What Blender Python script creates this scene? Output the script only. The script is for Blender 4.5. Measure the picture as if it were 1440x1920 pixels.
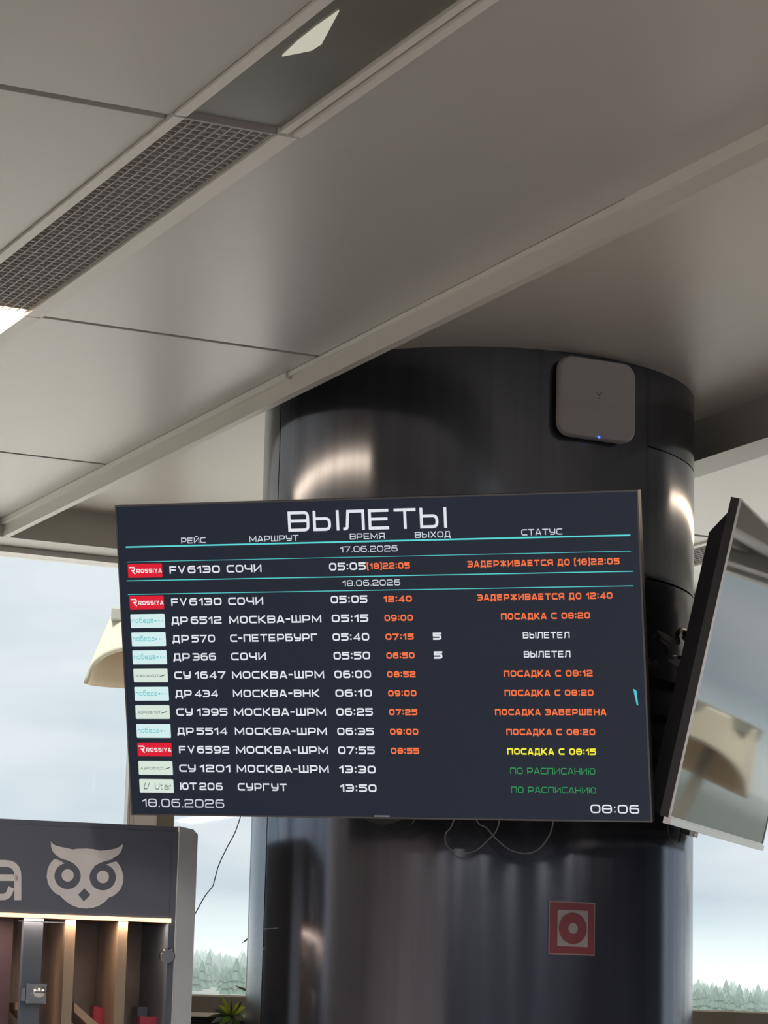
import bpy, bmesh, math, random
from mathutils import Vector, Matrix
random.seed(4)
for o in list(bpy.data.objects): bpy.data.objects.remove(o)
SC = bpy.context.scene
COL = SC.collection

# ------------------------------------------------------------------ camera
F, PITCH, ROLL, HEAD = 4993.0, 0.19249877, 0.02556211, -0.44640822
EYE = Vector((0, 0, 1.6))
_f = Vector((0, math.cos(PITCH), math.sin(PITCH)))
_u0 = Vector((0, -math.sin(PITCH), math.cos(PITCH))); _r0 = Vector((1, 0, 0))
CR = _r0*math.cos(ROLL) + _u0*math.sin(ROLL)
CU = -_r0*math.sin(ROLL) + _u0*math.cos(ROLL)
cam = bpy.data.cameras.new('camera'); camo = bpy.data.objects.new('camera', cam); COL.objects.link(camo)
cam.sensor_fit = 'HORIZONTAL'; cam.sensor_width = 36; cam.lens = F/1440*36; cam.clip_end = 5000; cam.clip_start = .05
m = Matrix((CR, CU, -_f)).transposed().to_4x4(); m.translation = EYE
camo.matrix_world = m
SC.camera = camo

# ------------------------------------------------------------------ sky, sun, exposure
world = bpy.data.worlds.new('sky'); SC.world = world; world.use_nodes = True
nt = world.node_tree; N = nt.nodes; Lk = nt.links; N.clear()
wo = N.new('ShaderNodeOutputWorld'); bg = N.new('ShaderNodeBackground'); Lk.new(bg.outputs[0], wo.inputs[0])
tc = N.new('ShaderNodeTexCoord'); mp = N.new('ShaderNodeMapping'); mp.inputs['Scale'].default_value = (3.2, 3.2, 9)
mp.inputs['Location'].default_value = (1.3, .2, .35)
ns = N.new('ShaderNodeTexNoise'); ns.inputs['Scale'].default_value = 2.2; ns.inputs['Detail'].default_value = 3; ns.inputs['Roughness'].default_value = .45
rp = N.new('ShaderNodeValToRGB')
rp.color_ramp.elements[0].position = .36; rp.color_ramp.elements[0].color = (.57, .68, .77, 1)
rp.color_ramp.elements[1].position = .64; rp.color_ramp.elements[1].color = (.86, .91, .96, 1)
Lk.new(tc.outputs['Generated'], mp.inputs[0]); Lk.new(mp.outputs[0], ns.inputs[0]); Lk.new(ns.outputs[0], rp.inputs[0]); Lk.new(rp.outputs[0], bg.inputs[0])
bg.inputs[1].default_value = 1.0
sun = bpy.data.lights.new('sun', 'SUN'); sun.energy = 9.5; sun.angle = math.radians(25); sun.color = (1, .95, .87)
suno = bpy.data.objects.new('sun', sun); COL.objects.link(suno); suno.rotation_euler = (math.radians(28), math.radians(-8), 0)
VS = SC.view_settings; SC.display_settings.display_device = 'sRGB'
VS.view_transform = 'Standard'; VS.look = 'None'; VS.gamma = 1; VS.exposure = 0.0; VS.use_curve_mapping = False

# ------------------------------------------------------------------ helpers
AX = Vector((math.sin(HEAD), math.cos(HEAD), 0)); BX = Vector((math.cos(HEAD), -math.sin(HEAD), 0))
def W(s, q, z): return AX*s + BX*q + Vector((0, 0, z))
def ray(u, v): return CR*((u-720)/F) + CU*((960-v)/F) + _f
def hz(u, v, z):
    d = ray(u, v); return EYE + d*((z-EYE.z)/d.z)
def hp(u, v, P, n):
    d = ray(u, v); return EYE + d*((P-EYE).dot(n)/d.dot(n))

def lin(c):
    c /= 255; return c/12.92 if c <= .04045 else ((c+.055)/1.055)**2.4
def rgb(r, g, b): return (lin(r), lin(g), lin(b), 1)
MATS = {}
def mat(name, col, rough=.5, metal=0., emit=None, es=1., noise=0., nscale=20., bump=0., ior=1.45, coat=0., stretch=None, spec=None):
    if name in MATS: return MATS[name]
    M = bpy.data.materials.new(name); M.use_nodes = True; t = M.node_tree; p = t.nodes['Principled BSDF']
    p.inputs['Base Color'].default_value = col; p.inputs['Roughness'].default_value = rough; p.inputs['Metallic'].default_value = metal
    p.inputs['IOR'].default_value = ior; p.inputs['Coat Weight'].default_value = coat
    if spec is not None: p.inputs['Specular IOR Level'].default_value = spec
    if emit: p.inputs['Emission Color'].default_value = emit; p.inputs['Emission Strength'].default_value = es
    if noise or bump:
        c = t.nodes.new('ShaderNodeTexCoord'); mpp = t.nodes.new('ShaderNodeMapping'); n = t.nodes.new('ShaderNodeTexNoise')
        n.inputs['Scale'].default_value = nscale; n.inputs['Detail'].default_value = 5
        if stretch: mpp.inputs['Scale'].default_value = stretch
        t.links.new(c.outputs['Object'], mpp.inputs[0]); t.links.new(mpp.outputs[0], n.inputs[0])
        if noise:
            mx = t.nodes.new('ShaderNodeMix'); mx.data_type = 'RGBA'; mx.blend_type = 'MULTIPLY'
            cr = t.nodes.new('ShaderNodeValToRGB'); cr.color_ramp.elements[0].color = (1-noise,)*3+(1,); cr.color_ramp.elements[1].color = (1+noise,)*3+(1,)
            cr.color_ramp.elements[0].position = .3; cr.color_ramp.elements[1].position = .7
            t.links.new(n.outputs[0], cr.inputs[0]); mx.inputs[0].default_value = 1; mx.inputs[6].default_value = col
            t.links.new(cr.outputs[0], mx.inputs[7]); t.links.new(mx.outputs[2], p.inputs['Base Color'])
        if bump:
            b = t.nodes.new('ShaderNodeBump'); b.inputs['Strength'].default_value = bump; b.inputs['Distance'].default_value = .002
            t.links.new(n.outputs[0], b.inputs['Height']); t.links.new(b.outputs[0], p.inputs['Normal'])
    MATS[name] = M; return M
def emat(name, col, s=1.):
    if name in MATS: return MATS[name]
    M = bpy.data.materials.new(name); M.use_nodes = True; t = M.node_tree; t.nodes.clear()
    o = t.nodes.new('ShaderNodeOutputMaterial'); e = t.nodes.new('ShaderNodeEmission'); e.inputs[0].default_value = col; e.inputs[1].default_value = s
    t.links.new(e.outputs[0], o.inputs[0]); MATS[name] = M; return M

def tag(o, label=None, cat=None, group=None, kind=None):
    if label: o['label'] = label
    if cat: o['category'] = cat
    if group: o['group'] = group
    if kind: o['kind'] = kind
    return o
def empty(name, loc, label=None, cat=None, group=None, M=None):
    o = bpy.data.objects.new(name, None); COL.objects.link(o); o.empty_display_size = .05
    o['_l'] = 0
    if M is not None: o.matrix_world = M; o['_l'] = 1
    else: o.location = loc
    return tag(o, label, cat, group)
def build(name, bm, m, parent=None, smooth=False, kind=None, local=False, label=None):
    """links bm (world coordinates, or the parent's own when local) as ONE mesh object"""
    (FLAT.discard(id(bm)) if id(bm) in FLAT else bmesh.ops.recalc_face_normals(bm, faces=bm.faces))
    me = bpy.data.meshes.new(name); bm.to_mesh(me); bm.free()
    o = bpy.data.objects.new(name, me); COL.objects.link(o)
    for x in (m if isinstance(m, (list, tuple)) else [m]): me.materials.append(x)
    if smooth:
        for p in me.polygons: p.use_smooth = True
        try: me.set_sharp_from_angle(angle=math.radians(35))
        except Exception: pass
    if parent:
        o.parent = parent
        if not local:
            if parent.type == 'EMPTY': o.matrix_parent_inverse = Matrix.Translation(-parent.location)
    if kind: o['kind'] = kind
    if label: o['label'] = label
    return o
FLAT = set()
def B(): return bmesh.new()
def hexa(bm, P, bevel=0, mi=0):
    """P: 8 points, bottom ring 4 then top ring 4"""
    v = [bm.verts.new(p) for p in P]
    fs = [bm.faces.new([v[i] for i in q]) for q in ((3,2,1,0),(4,5,6,7),(0,1,5,4),(1,2,6,5),(2,3,7,6),(3,0,4,7))]
    for f in fs: f.material_index = mi
    if bevel:
        es = {e for f in fs for e in f.edges}
        bmesh.ops.bevel(bm, geom=list(es), offset=bevel, segments=2, affect='EDGES', profile=.6)
    return v
def box(bm, x0, x1, y0, y1, z0, z1, fr=None, bevel=0, mi=0):
    fr = fr or (lambda a, b, c: Vector((a, b, c)))
    P = [fr(x0,y0,z0), fr(x1,y0,z0), fr(x1,y1,z0), fr(x0,y1,z0), fr(x0,y0,z1), fr(x1,y0,z1), fr(x1,y1,z1), fr(x0,y1,z1)]
    return hexa(bm, P, bevel, mi)
def wbox(bm, s0, s1, q0, q1, z0, z1, bevel=0): return box(bm, s0, s1, q0, q1, z0, z1, W, bevel)
def tube(bm, pts, r, seg=8, caps=True):
    pts = [Vector(p) for p in pts]; rings = []; up = Vector((.13, .2, .97)).normalized()
    rr = r if isinstance(r, (list, tuple)) else [r]*len(pts)
    for i, p in enumerate(pts):
        t = (pts[min(i+1, len(pts)-1)] - pts[max(i-1, 0)]).normalized()
        a = t.cross(up)
        if a.length < .05: a = t.cross(Vector((1, 0, 0)))
        a.normalize(); b = t.cross(a)
        rings.append([bm.verts.new(p + (a*math.cos(k*math.tau/seg) + b*math.sin(k*math.tau/seg))*rr[i]) for k in range(seg)])
    for A, C in zip(rings, rings[1:]):
        for k in range(seg): bm.faces.new((A[k], A[(k+1) % seg], C[(k+1) % seg], C[k]))
    if caps: bm.faces.new(rings[0][::-1]); bm.faces.new(rings[-1])
def spline(P, n=8):
    P = [Vector(p) for p in P]; Q = [P[0]*2-P[1]] + P + [P[-1]*2-P[-2]]; out = []
    for i in range(1, len(Q)-2):
        for k in range(n):
            t = k/n; a, b, c, d = Q[i-1:i+3]
            out.append(.5*((2*b) + (c-a)*t + (2*a-5*b+4*c-d)*t*t + (3*b-a-3*c+d)*t**3))
    return out + [P[-1]]
def poly(bm, pts, mi=0, depth=None):
    v = [bm.verts.new(p) for p in pts]; f = bm.faces.new(v); f.material_index = mi
    if depth is not None:
        r = bmesh.ops.extrude_face_region(bm, geom=[f])
        bmesh.ops.translate(bm, vec=depth, verts=[x for x in r['geom'] if isinstance(x, bmesh.types.BMVert)])
    return f

# ------------------------------------------------------------------ stroke lettering (wide rounded grotesque)
def glyph(ch, t):
    w = 1.12
    if ch in 'МШЮЫЖФ': w = 1.36
    if ch in '1': w = .62
    if ch in 'I.i': w = t+.04
    if ch in ':': w = t+.1
    if ch in '()': w = .36
    if ch == '-': w = .62
    if ch == ' ': return .5, []
    L, R, b, T, M = t/2, w-t/2, t/2, 1-t/2, .5
    r = .30; O = False; C = True
    G = {
    'О': [([(L,b,r),(L,T,r),(R,T,r),(R,b,r)],C)], '1': [([(.03,.66),(R-.02,T-.02),(R-.02,0)],O)],
    '2': [([(L,.7),(L,T,r),(R,T,r),(R,M,r),(L,M-.02,r),(L,b),(R+t/2,b)],O)],
    '3': [([(0,T),(R,T,r),(R,b,r),(0,b)],O),([(.22,M),(R,M)],O)],
    '4': [([(R-.18,0),(R-.18,T),(L,.27),(w,.27)],O)],
    '5': [([(R+t/2,T),(L,T),(L,.58),(R,.58,r),(R,b,r),(0,b)],O)],
    '6': [([(R,T),(L,T,r),(L,b,r),(R,b,r),(R,.58,r),(L,.58)],O)],
    '7': [([(0,T),(R,T),(.38,0)],O)],
    '8': [([(L,b,r),(L,T,r),(R,T,r),(R,b,r)],C),([(L,.52),(R,.52)],O)],
    '9': [([(L,b),(R,b,r),(R,T,r),(L,T,r),(L,.42,r),(R,.42)],O)],
    'А': [([(L-.02,0),(w/2-.09,T),(w/2+.09,T),(R+.02,0)],O),([(.2,.26),(w-.2,.26)],O)],
    'Б': [([(R,T),(L,T),(L,b),(R,b,r),(R,.56,r),(L,.56)],O)],
    'В': [([(L,b),(L,T),(R,T,.2),(R,b,.2)],C),([(L,.52),(R,.52)],O)],
    'Г': [([(L,0),(L,T),(R,T)],O)],
    'Д': [([(.22,.14),(.26,T),(R-.1,T),(R-.1,.14)],O),([(L,-.16),(L,.12),(R,.12),(R,-.16)],O)],
    'Е': [([(R,T),(L,T),(L,b),(R,b)],O),([(L,.51),(R-.06,.51)],O)],
    'Ж': [([(w/2,0),(w/2,1)],O),([(L,T),(w/2,M),(L,b)],O),([(R,T),(w/2,M),(R,b)],O)],
    'И': [([(L,1),(L,b),(R,T),(R,0)],O)],
    'Й': [([(L,1),(L,b),(R,T),(R,0)],O),([(.35,1.2),(.45,1.12),(.7,1.12),(.8,1.2)],O)],
    'К': [([(L,0),(L,1)],O),([(R,1),(L+.2,M),(R+.03,0)],O),([(L,M),(L+.3,M)],O)],
    'Л': [([(0,b),(.2,b,.12),(.27,T),(R,T),(R,0)],O)],
    'М': [([(L,0),(L,T),(w/2,.22),(R,T),(R,0)],O)],
    'Н': [([(L,0),(L,1)],O),([(R,0),(R,1)],O),([(L,M),(R,M)],O)],
    'П': [([(L,0),(L,T),(R,T),(R,0)],O)],
    'Р': [([(L,0),(L,T),(R,T,r),(R,.36,r),(L,.36)],O)],
    'С': [([(R+t/2,T),(L,T,r),(L,b,r),(R+t/2,b)],O)],
    'Т': [([(0,T),(w,T)],O),([(w/2,T),(w/2,0)],O)],
    'У': [([(L,1),(L,.4,r),(R,.4)],O),([(R,1),(R,b,r),(.15,b)],O)],
    'Х': [([(L,1),(R,0)],O),([(R,1),(L,0)],O)],
    'Ч': [([(L,1),(L,.42,r),(R,.42)],O),([(R,1),(R,0)],O)],
    'Ш': [([(L,1),(L,b),(R,b),(R,1)],O),([(w/2,b),(w/2,1)],O)],
    'Ы': [([(L,1),(L,b),(.86,b,.22),(.86,.6,.22),(L,.6)],O),([(R,0),(R,1)],O)],
    'Ю': [([(L,0),(L,1)],O),([(L,M),(.42,M)],O),([(.42,b,r),(.42,T,r),(R,T,r),(R,b,r)],C)],
    'Я': [([(R,0),(R,T),(L,T,r),(L,.4,r),(R,.4)],O),([(.4,.4),(L,0)],O)],
    'Э': [([(0,T),(R,T,r),(R,b,r),(0,b)],O),([(.3,M),(R,M)],O)],
    'Ф': [([(w/2,-.1),(w/2,1.1)],O),([(L,.18,r),(L,.82,r),(R,.82,r),(R,.18,r)],C)],
    'F': [([(L,0),(L,T),(R,T)],O),([(L,.48),(R-.06,.48)],O)], 'V': [([(L,1),(w/2,b),(R,1)],O)],
    'R': [([(L,0),(L,T),(R,T,r),(R,.42,r),(L,.42)],O),([(.5,.42),(R,0)],O)],
    'S': [([(R,T),(L,T,.2),(L,.52,.2),(R,.52,.2),(R,b,.2),(L,b)],O)],
    'I': [([(w/2,0),(w/2,1)],O)], 'Y': [([(L,1),(w/2,.5),(R,1)],O),([(w/2,.5),(w/2,0)],O)],
    'U': [([(L+.1,1),(L+.1,b,.35),(R-.1,b,.35),(R-.1,1)],O)],
    'п': [([(L,0),(L,.6),(R,.6,.25),(R,0)],O)], 'о': [([(L,b,r),(L,.62,r),(R,.62,r),(R,b,r)],C)],
    'б': [([(R,1),(L,.85,.2),(L,b,r),(R,b,r),(R,.62,r),(L,.62)],O)], 'е': [([(R,b),(L,b,r),(L,.62,r),(R,.62,r),(R,.36),(L,.36)],O)],
    'д': [([(.2,.05),(.25,.62),(R-.1,.62),(R-.1,.05)],O),([(L,-.12),(L,.05),(R,.05),(R,-.12)],O)],
    'а': [([(L,.66),(R,.66,.25),(R,0)],O),([(R,b),(L,b,.16),(L,.4,.16),(R,.4)],O)],
    't': [([(.3,1),(.3,b,.2),(.7,b)],O),([(0,.66),(.7,.66)],O)], 'r': [([(L,0),(L,.62,.1),(.6,.62)],O)],
    'i': [([(w/2,0),(w/2,.66)],O),([(w/2,.82),(w/2,.98)],O)],
    '.': [([(w/2,0),(w/2,t)],O)], ':': [([(w/2,.1),(w/2,.1+t)],O),([(w/2,.62),(w/2,.62+t)],O)],
    '(': [([(.34,1.05),(.08,1.05,.1),(.08,-.05,.1),(.34,-.05)],O)], ')': [([(.02,1.05),(.28,1.05,.1),(.28,-.05,.1),(.02,-.05)],O)],
    '-': [([(0,M),(w,M)],O)],
    }
    alias = {'0': 'О', 'O': 'О', 'A': 'А', 'З': '3', 'E': 'Е'}
    return w, G[alias.get(ch, ch)]
def roundpath(pts, closed):
    out = []; n = len(pts)
    for i, p in enumerate(pts):
        P = Vector(p[:2]); r = p[2] if len(p) > 2 else 0
        if r and (closed or 0 < i < n-1):
            A = Vector(pts[i-1][:2]); C = Vector(pts[(i+1) % n][:2])
            a = (A-P); c = (C-P); rr = min(r, a.length*.499, c.length*.499)
            p0 = P+a.normalized()*rr; p1 = P+c.normalized()*rr
            for k in range(6):
                t = k/5; out.append(p0*(1-t)**2 + P*2*t*(1-t) + p1*t*t)
        else: out.append(P)
    res = []
    for p in out:
        if not res or (p-res[-1]).length > 1e-4: res.append(p)
    return res
def ribbon(bm, pts, closed, t, fn, mi=0):
    P = roundpath(pts, closed); n = len(P); Lf = []; Rt = []
    for i in range(n):
        a = P[i]-P[i-1] if (i or closed) else P[1]-P[0]
        c = P[(i+1) % n]-P[i] if (i < n-1 or closed) else a
        a = a.normalized(); c = c.normalized(); na = Vector((-a.y, a.x)); nc = Vector((-c.y, c.x))
        mm = (na+nc); mm = mm.normalized() if mm.length > .01 else na
        k = min(1/max(mm.dot(na), .35), 1.9)
        Lf.append(bm.verts.new(fn(P[i]+mm*k*t/2))); Rt.append(bm.verts.new(fn(P[i]-mm*k*t/2)))
    for i in range(n if closed else n-1):
        j = (i+1) % n
        f = bm.faces.new((Lf[i], Rt[i], Rt[j], Lf[j])); f.material_index = mi
def text(bm, s, x0, x1, y0, h, t, fr, mi=0, slant=0):
    """lettering from x0 to x1, baseline y0, cap height h; fr maps (x, y) to 3D"""
    gap = .2; cur = 0; items = []
    for ch in s:
        w, g = glyph(ch, t); items.append((cur, g)); cur += w+gap
    cur -= gap; k = (x1-x0)/cur
    for c0, g in items:
        for pts, cl in g:
            ribbon(bm, pts, cl, t, lambda p: fr(x0+(c0+p.x)*k + slant*p.y*h, y0+p.y*h), mi)

# ------------------------------------------------------------------ materials
m_panel = mat('ceiling_panel_paint', (.50, .488, .465, 1), .33, 0, noise=.03, nscale=1.5, bump=.0)
m_trim = mat('pale_trim', (.74, .72, .68, 1), .4, 0)
m_beam = mat('beam_paint', (.62, .60, .56, 1), .45, 0)
m_coffer = mat('coffer_paint', (.62, .58, .53, 1), .42, 0, noise=.03, nscale=1.2)
m_dark = mat('dark_void', (.03, .03, .032, 1), .8)
m_grille = mat('grille_metal', (.40, .375, .36, 1), .5)
m_black = mat('black_plastic', (.012, .012, .015, 1), .35)
m_black2 = mat('black_matt_metal', (.02, .02, .024, 1), .5, .3)
m_silver = mat('silver_edge', (.5, .5, .52, 1), .3, .9)
m_chrome = mat('chrome', (.75, .74, .72, 1), .12, 1.)
m_col = mat('brushed_graphite_steel', (.155, .168, .205, 1), .15, .9, noise=.12, nscale=9, stretch=(3, 3, .05))
m_white = mat('white_paint', (.88, .88, .87, 1), .4)
m_taupe = mat('taupe_paint', (.26, .23, .19, 1), .5)
m_frame = mat('dark_window_frame', (.15, .14, .12, 1), .45)
m_beige = mat('beige_board', (.55, .47, .34, 1), .5)
m_floor = mat('floor_tile', (.40, .39, .38, 1), .25, noise=.08, nscale=3)
m_wall = mat('wall_plaster', (.10, .115, .15, 1), .6, noise=.05)
m_wood = mat('oak_board', (.40, .29, .21, 1), .45, noise=.18, nscale=14, stretch=(1, 1, .12))
m_woodd = mat('brown_back_board', (.27, .21, .185, 1), .5, noise=.2, nscale=10, stretch=(.2, .2, 1))
m_kiosk = mat('graphite_board', (.115, .135, .185, 1), .45)
m_ksilver = mat('satin_aluminium', (.88, .93, .97, 1), .35, .1)
m_letter = mat('silver_lettering', (.86, .85, .88, 1), .45, noise=.04, nscale=30)
m_red = mat('red_package', (.45, .03, .06, 1), .4)
m_leaf = mat('green_leaf', (.09, .20, .03, 1), .4)
m_leafd = mat('dark_grey_green_leaf', (.07, .10, .06, 1), .45)
m_cable = mat('grey_cable', (.22, .22, .25, 1), .5)
m_glow = emat('warm_diffuser', (1, .76, .52, 1), 13.0)
m_led = emat('warm_led', (1, .62, .36, 1), 2.2)

# ------------------------------------------------------------------ ceiling
CZ = 3.2; CB = 3.144; CT = 3.256; SW = 8.4; QL, QR, SB = -7.2, 12.5, -7.0
bm = B(); wbox(bm, SB, SW+.3, QL, QR, CT, CT+.2)
ceiling = tag(build('ceiling', bm, m_coffer), 'pale ceiling above the column and the boards', kind='structure')
def beam_l(q, far):   # thin downstand board at a field's far edge
    bm = B(); wbox(bm, SB, 8.2, q, q+.022, CB, CT)
    build('beam', bm, m_beam, ceiling)
    bm = B(); wbox(bm, 4.275, 5.9, q-.008, q, CZ-.012, CZ-.001); wbox(bm, 5.9, 8.2, q-.014, q, CZ-.018, CZ-.001); wbox(bm, SB, 4.27, q-.014, q, CZ-.022, CZ-.001)
    build('edge_lip', bm, m_trim, ceiling)
def beam_w(q0, q1):
    bm = B(); wbox(bm, SB, 8.2, q0, q1-.012, CB, CT)
    build('beam', bm, m_beam, ceiling)
    bm = B(); wbox(bm, SB, 8.2, q1-.004, q1+.006, CB+.006, CZ+.03)
    build('edge_lip', bm, m_trim, ceiling)
PITCHQ = 3.05
panel_me = {}
def panel(s0, s1, q0, q1, dz=0):
    key = (round(s1-s0, 3), round(q1-q0, 3))
    if key not in panel_me:
        bm = B(); box(bm, 0, s1-s0, 0, q1-q0, 0, .022, lambda a, b, c: AX*a+BX*b+Vector((0, 0, c)), bevel=.0015)
        bmesh.ops.recalc_face_normals(bm, faces=bm.faces)
        me = bpy.data.meshes.new('ceiling_panel'); bm.to_mesh(me); bm.free(); me.materials.append(m_panel); panel_me[key] = me
    o = bpy.data.objects.new('ceiling_panel', panel_me[key]); COL.objects.link(o); o.parent = ceiling; o.location = W(s0, q0, CZ+dz)
JL = [-7.0, -1.585, -.115, 1.355, 2.825, 4.285, 5.72, 7.2, 8.2]
for k in (-2, -1, 0, 1, 2):
    off = PITCHQ*k
    for i in range(len(JL)-1):
        s0, s1 = JL[i], JL[i+1]
        gl = .013 if i in (4, 5) else .004
        panel(s0+.012, s1-.013, .9+off, 1.6+off, 0)
        j0, j1 = s0, s1
        if abs(s0-4.285) < .01: j0 = 4.268
        if abs(s1-4.285) < .01: j1 = 4.268
        panel(j0+.002 if abs(j0-4.268) < .01 else j0+.008, j1-.002 if abs(j1-4.268) < .01 else j1-.008, 1.848+off, 2.553+off, -.003 if s1 < 4.3 else 0)
    beam_l(2.558+off, True)
    beam_w(.9-.13+off, .9+off)
# header over the windows
bm = B(); wbox(bm, 8.205, 8.42, QL, QR, CB, CT+.1); header = build('trim_1', bm, m_beam, kind='structure'); header['label'] = 'pale bulkhead over the tall windows'
bm = B(); wbox(bm, 8.36, 8.46, QL, QR, CB-.02, CB-.0005); build('head_frame', bm, m_trim, header)

# ------------------------------------------------------------------ troughs: grilles and luminaires
def trough_trims(parent, s0, s1, off, split=False):
    bm = B(); wbox(bm, s0, s1, 1.602+off, 1.624+off, CZ-.006, CZ+.03); build('trim_strip', bm, m_trim, parent)
    bm = B()
    if split:
        wbox(bm, s0, s1, 1.806+off, 1.822+off, CZ-.004, CZ+.03); build('trim_strip', bm, m_trim, parent); bm = B(); wbox(bm, s0, s1-.01, 1.828+off, 1.846+off, CZ-.010, CZ+.03)
    else: wbox(bm, s0, s1, 1.806+off, 1.845+off, CZ-.006, CZ+.03)
    build('trim_strip', bm, m_trim, parent)
def luminaire(s0, s1, off, lit, label, group=None, power=0):
    e = empty('ceiling_light', W((s0+s1)/2, 1.715+off, CT), label, 'ceiling light', group)
    trough_trims(e, s0, s1, off, not lit)
    bm = B(); wbox(bm, s0, s1, 1.628+off, 1.804+off, CZ+.045, CT); build('housing', bm, m_white, e)
    bm = B(); wbox(bm, s0+.01, s1-.004, 1.6285+off, 1.8035+off, CZ+.004, CZ+.012)
    build('diffuser', bm, m_glow if lit else mat('unlit_cover', (.15, .145, .115, 1), .3, 0, noise=.1, nscale=4), e)
    if power:
        l = bpy.data.lights.new('fill_light', 'AREA'); l.shape = 'RECTANGLE'; l.size = s1-s0-.1; l.size_y = .16; l.energy = power; l.color = (.97, .97, 1)  # area lamp added under the diffuser to brighten the hall
        lo = bpy.data.objects.new('fill_light', l); COL.objects.link(lo); lm = Matrix((AX, BX, Vector((0, 0, 1)))).transposed()
        lm = Matrix((AX, -BX, Vector((0, 0, 1)))).transposed().to_4x4(); lm.translation = W((s0+s1)/2, 1.716+off, CZ+.002); lo.matrix_world = lm
    if not lit:  # glowing cream plate standing in for a window reflection on the cover
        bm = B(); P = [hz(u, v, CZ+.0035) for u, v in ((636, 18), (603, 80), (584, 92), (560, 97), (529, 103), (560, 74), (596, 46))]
        poly(bm, P, 0, Vector((0, 0, -.003))); build('painted_reflection', bm, emat('reflection_glow', rgb(196, 192, 176), 1), e, label='glowing patch painted as a reflection on the cover')
def grille(s0, s1, off, label):
    e = empty('ventilation_grille', W((s0+s1)/2, 1.715+off, CT), label, 'grille')
    trough_trims(e, s0, s1, off)
    bm = B(); wbox(bm, s0, s1, 1.626+off, 1.804+off, CZ+.045, CZ+.05); build('plenum_backing', bm, mat('plenum', (.22, .20, .19, 1), .9), e)
    bm = B(); n = 9
    for i in range(n+1):
        q = 1.628+off+(.174)*i/n; wbox(bm, s0+.012, s1-.004, q-.0016, q+.0016, CZ, CZ+.012)
    s = s0+.018
    while s < s1-.006:
        wbox(bm, s-.002, s+.002, 1.628+off, 1.802+off, CZ+.0012, CZ+.012); s += .025
    wbox(bm, s0+.004, s0+.012, 1.626+off, 1.804+off, CZ-.003, CZ+.014)
    build('lattice', bm, m_grille, e, kind='stuff')
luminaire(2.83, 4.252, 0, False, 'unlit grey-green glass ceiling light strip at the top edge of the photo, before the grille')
grille(4.262, 5.708, 0, 'long brown-grey egg-crate ventilation grille in the upper left ceiling')
luminaire(5.716, 7.17, 0, True, 'lit warm white ceiling light at the far end of the upper left grille')
luminaire(5.716, 7.17, PITCHQ, True, 'lit warm white ceiling light behind and right of the column')
grille(7.185, 8.19, PITCHQ, 'short grey ventilation grille in the ceiling right of the column, near the windows')
luminaire(5.716, 7.17, -PITCHQ, True, 'lit warm white ceiling light far left beyond the frame')

for k_ in (-2, -1, 0, 1, 2):
    for s_ in (-6.0, -3.1, -.1): luminaire(s_, s_+1.45, k_*PITCHQ, True, 'added unseen ceiling light behind the camera, %s row back, %s strip from the left' % ({-6.0: 'third', -3.1: 'second', -.1: 'first'}[s_], ['first', 'second', 'third', 'fourth', 'fifth'][k_+2]), 'added ceiling lights behind the camera', 30)  # lit fixtures out of view, added to raise the hall's brightness
    if k_ in (-1, 0): luminaire(1.37, 2.81, k_*PITCHQ, True, 'added unseen ceiling light over the hall just before the unlit strip, ' + ('left strip' if k_ else 'middle strip'), None, 20)  # extra unseen lamps added to light the kiosk and the column front
# ------------------------------------------------------------------ walls, floor, windows
def st(name, s0, s1, q0, q1, z0, z1, m_, label):
    bm = B(); wbox(bm, s0, s1, q0, q1, z0, z1); o = build(name, bm, m_, kind='structure'); o['label'] = label; return o
st('floor', SB, 8.6, QL, QR, -.2, 0, m_floor, 'grey tiled floor of the hall')
st('wall_back', SB-.2, SB, QL, QR, 0, CT, m_wall, 'dim wall behind the camera')
wf = st('wall_front', 8.45, 8.6, QL, QR, 0, 1.60, m_beige, 'beige low wall under the windows')
for nm, a in (('sill_panel', (8.40, 8.52, QL, QR, 1.6465, 1.70, m_frame)), ('sill_ledge', (8.34, 8.52, QL, QR, 1.632, 1.646, m_trim)), ('shadow_gap', (8.43, 8.5, QL, QR, 1.60, 1.632, m_dark)), ('sill_bead', (8.405, 8.45, QL, QR, 1.70, 1.706, m_trim))):
    bm = B(); wbox(bm, *a[:6]); build(nm, bm, a[6], wf)
# glass
gm = bpy.data.materials.new('window_glass'); gm.use_nodes = True; t = gm.node_tree; t.nodes.clear()
o_ = t.nodes.new('ShaderNodeOutputMaterial'); mx = t.nodes.new('ShaderNodeMixShader'); tr = t.nodes.new('ShaderNodeBsdfTransparent'); gl = t.nodes.new('ShaderNodeBsdfGlossy')
lw_ = t.nodes.new('ShaderNodeLayerWeight'); pw_ = t.nodes.new('ShaderNodeMath'); pw_.operation = 'POWER'; pw_.inputs[1].default_value = 5
fr_ = t.nodes.new('ShaderNodeMath'); fr_.operation = 'MULTIPLY_ADD'; fr_.inputs[1].default_value = .95; fr_.inputs[2].default_value = .03
t.links.new(lw_.outputs['Facing'], pw_.inputs[0]); t.links.new(pw_.outputs[0], fr_.inputs[0]); gl.inputs['Roughness'].default_value = .02; tr.inputs[0].default_value = (.97, .985, .98, 1)
t.links.new(fr_.outputs[0], mx.inputs[0]); t.links.new(tr.outputs[0], mx.inputs[1]); t.links.new(gl.outputs[0], mx.inputs[2]); t.links.new(mx.outputs[0], o_.inputs[0])
posts = [-5.68, -2.74, .2, 3.12, 6.07, 9.0, 12.35]
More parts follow.
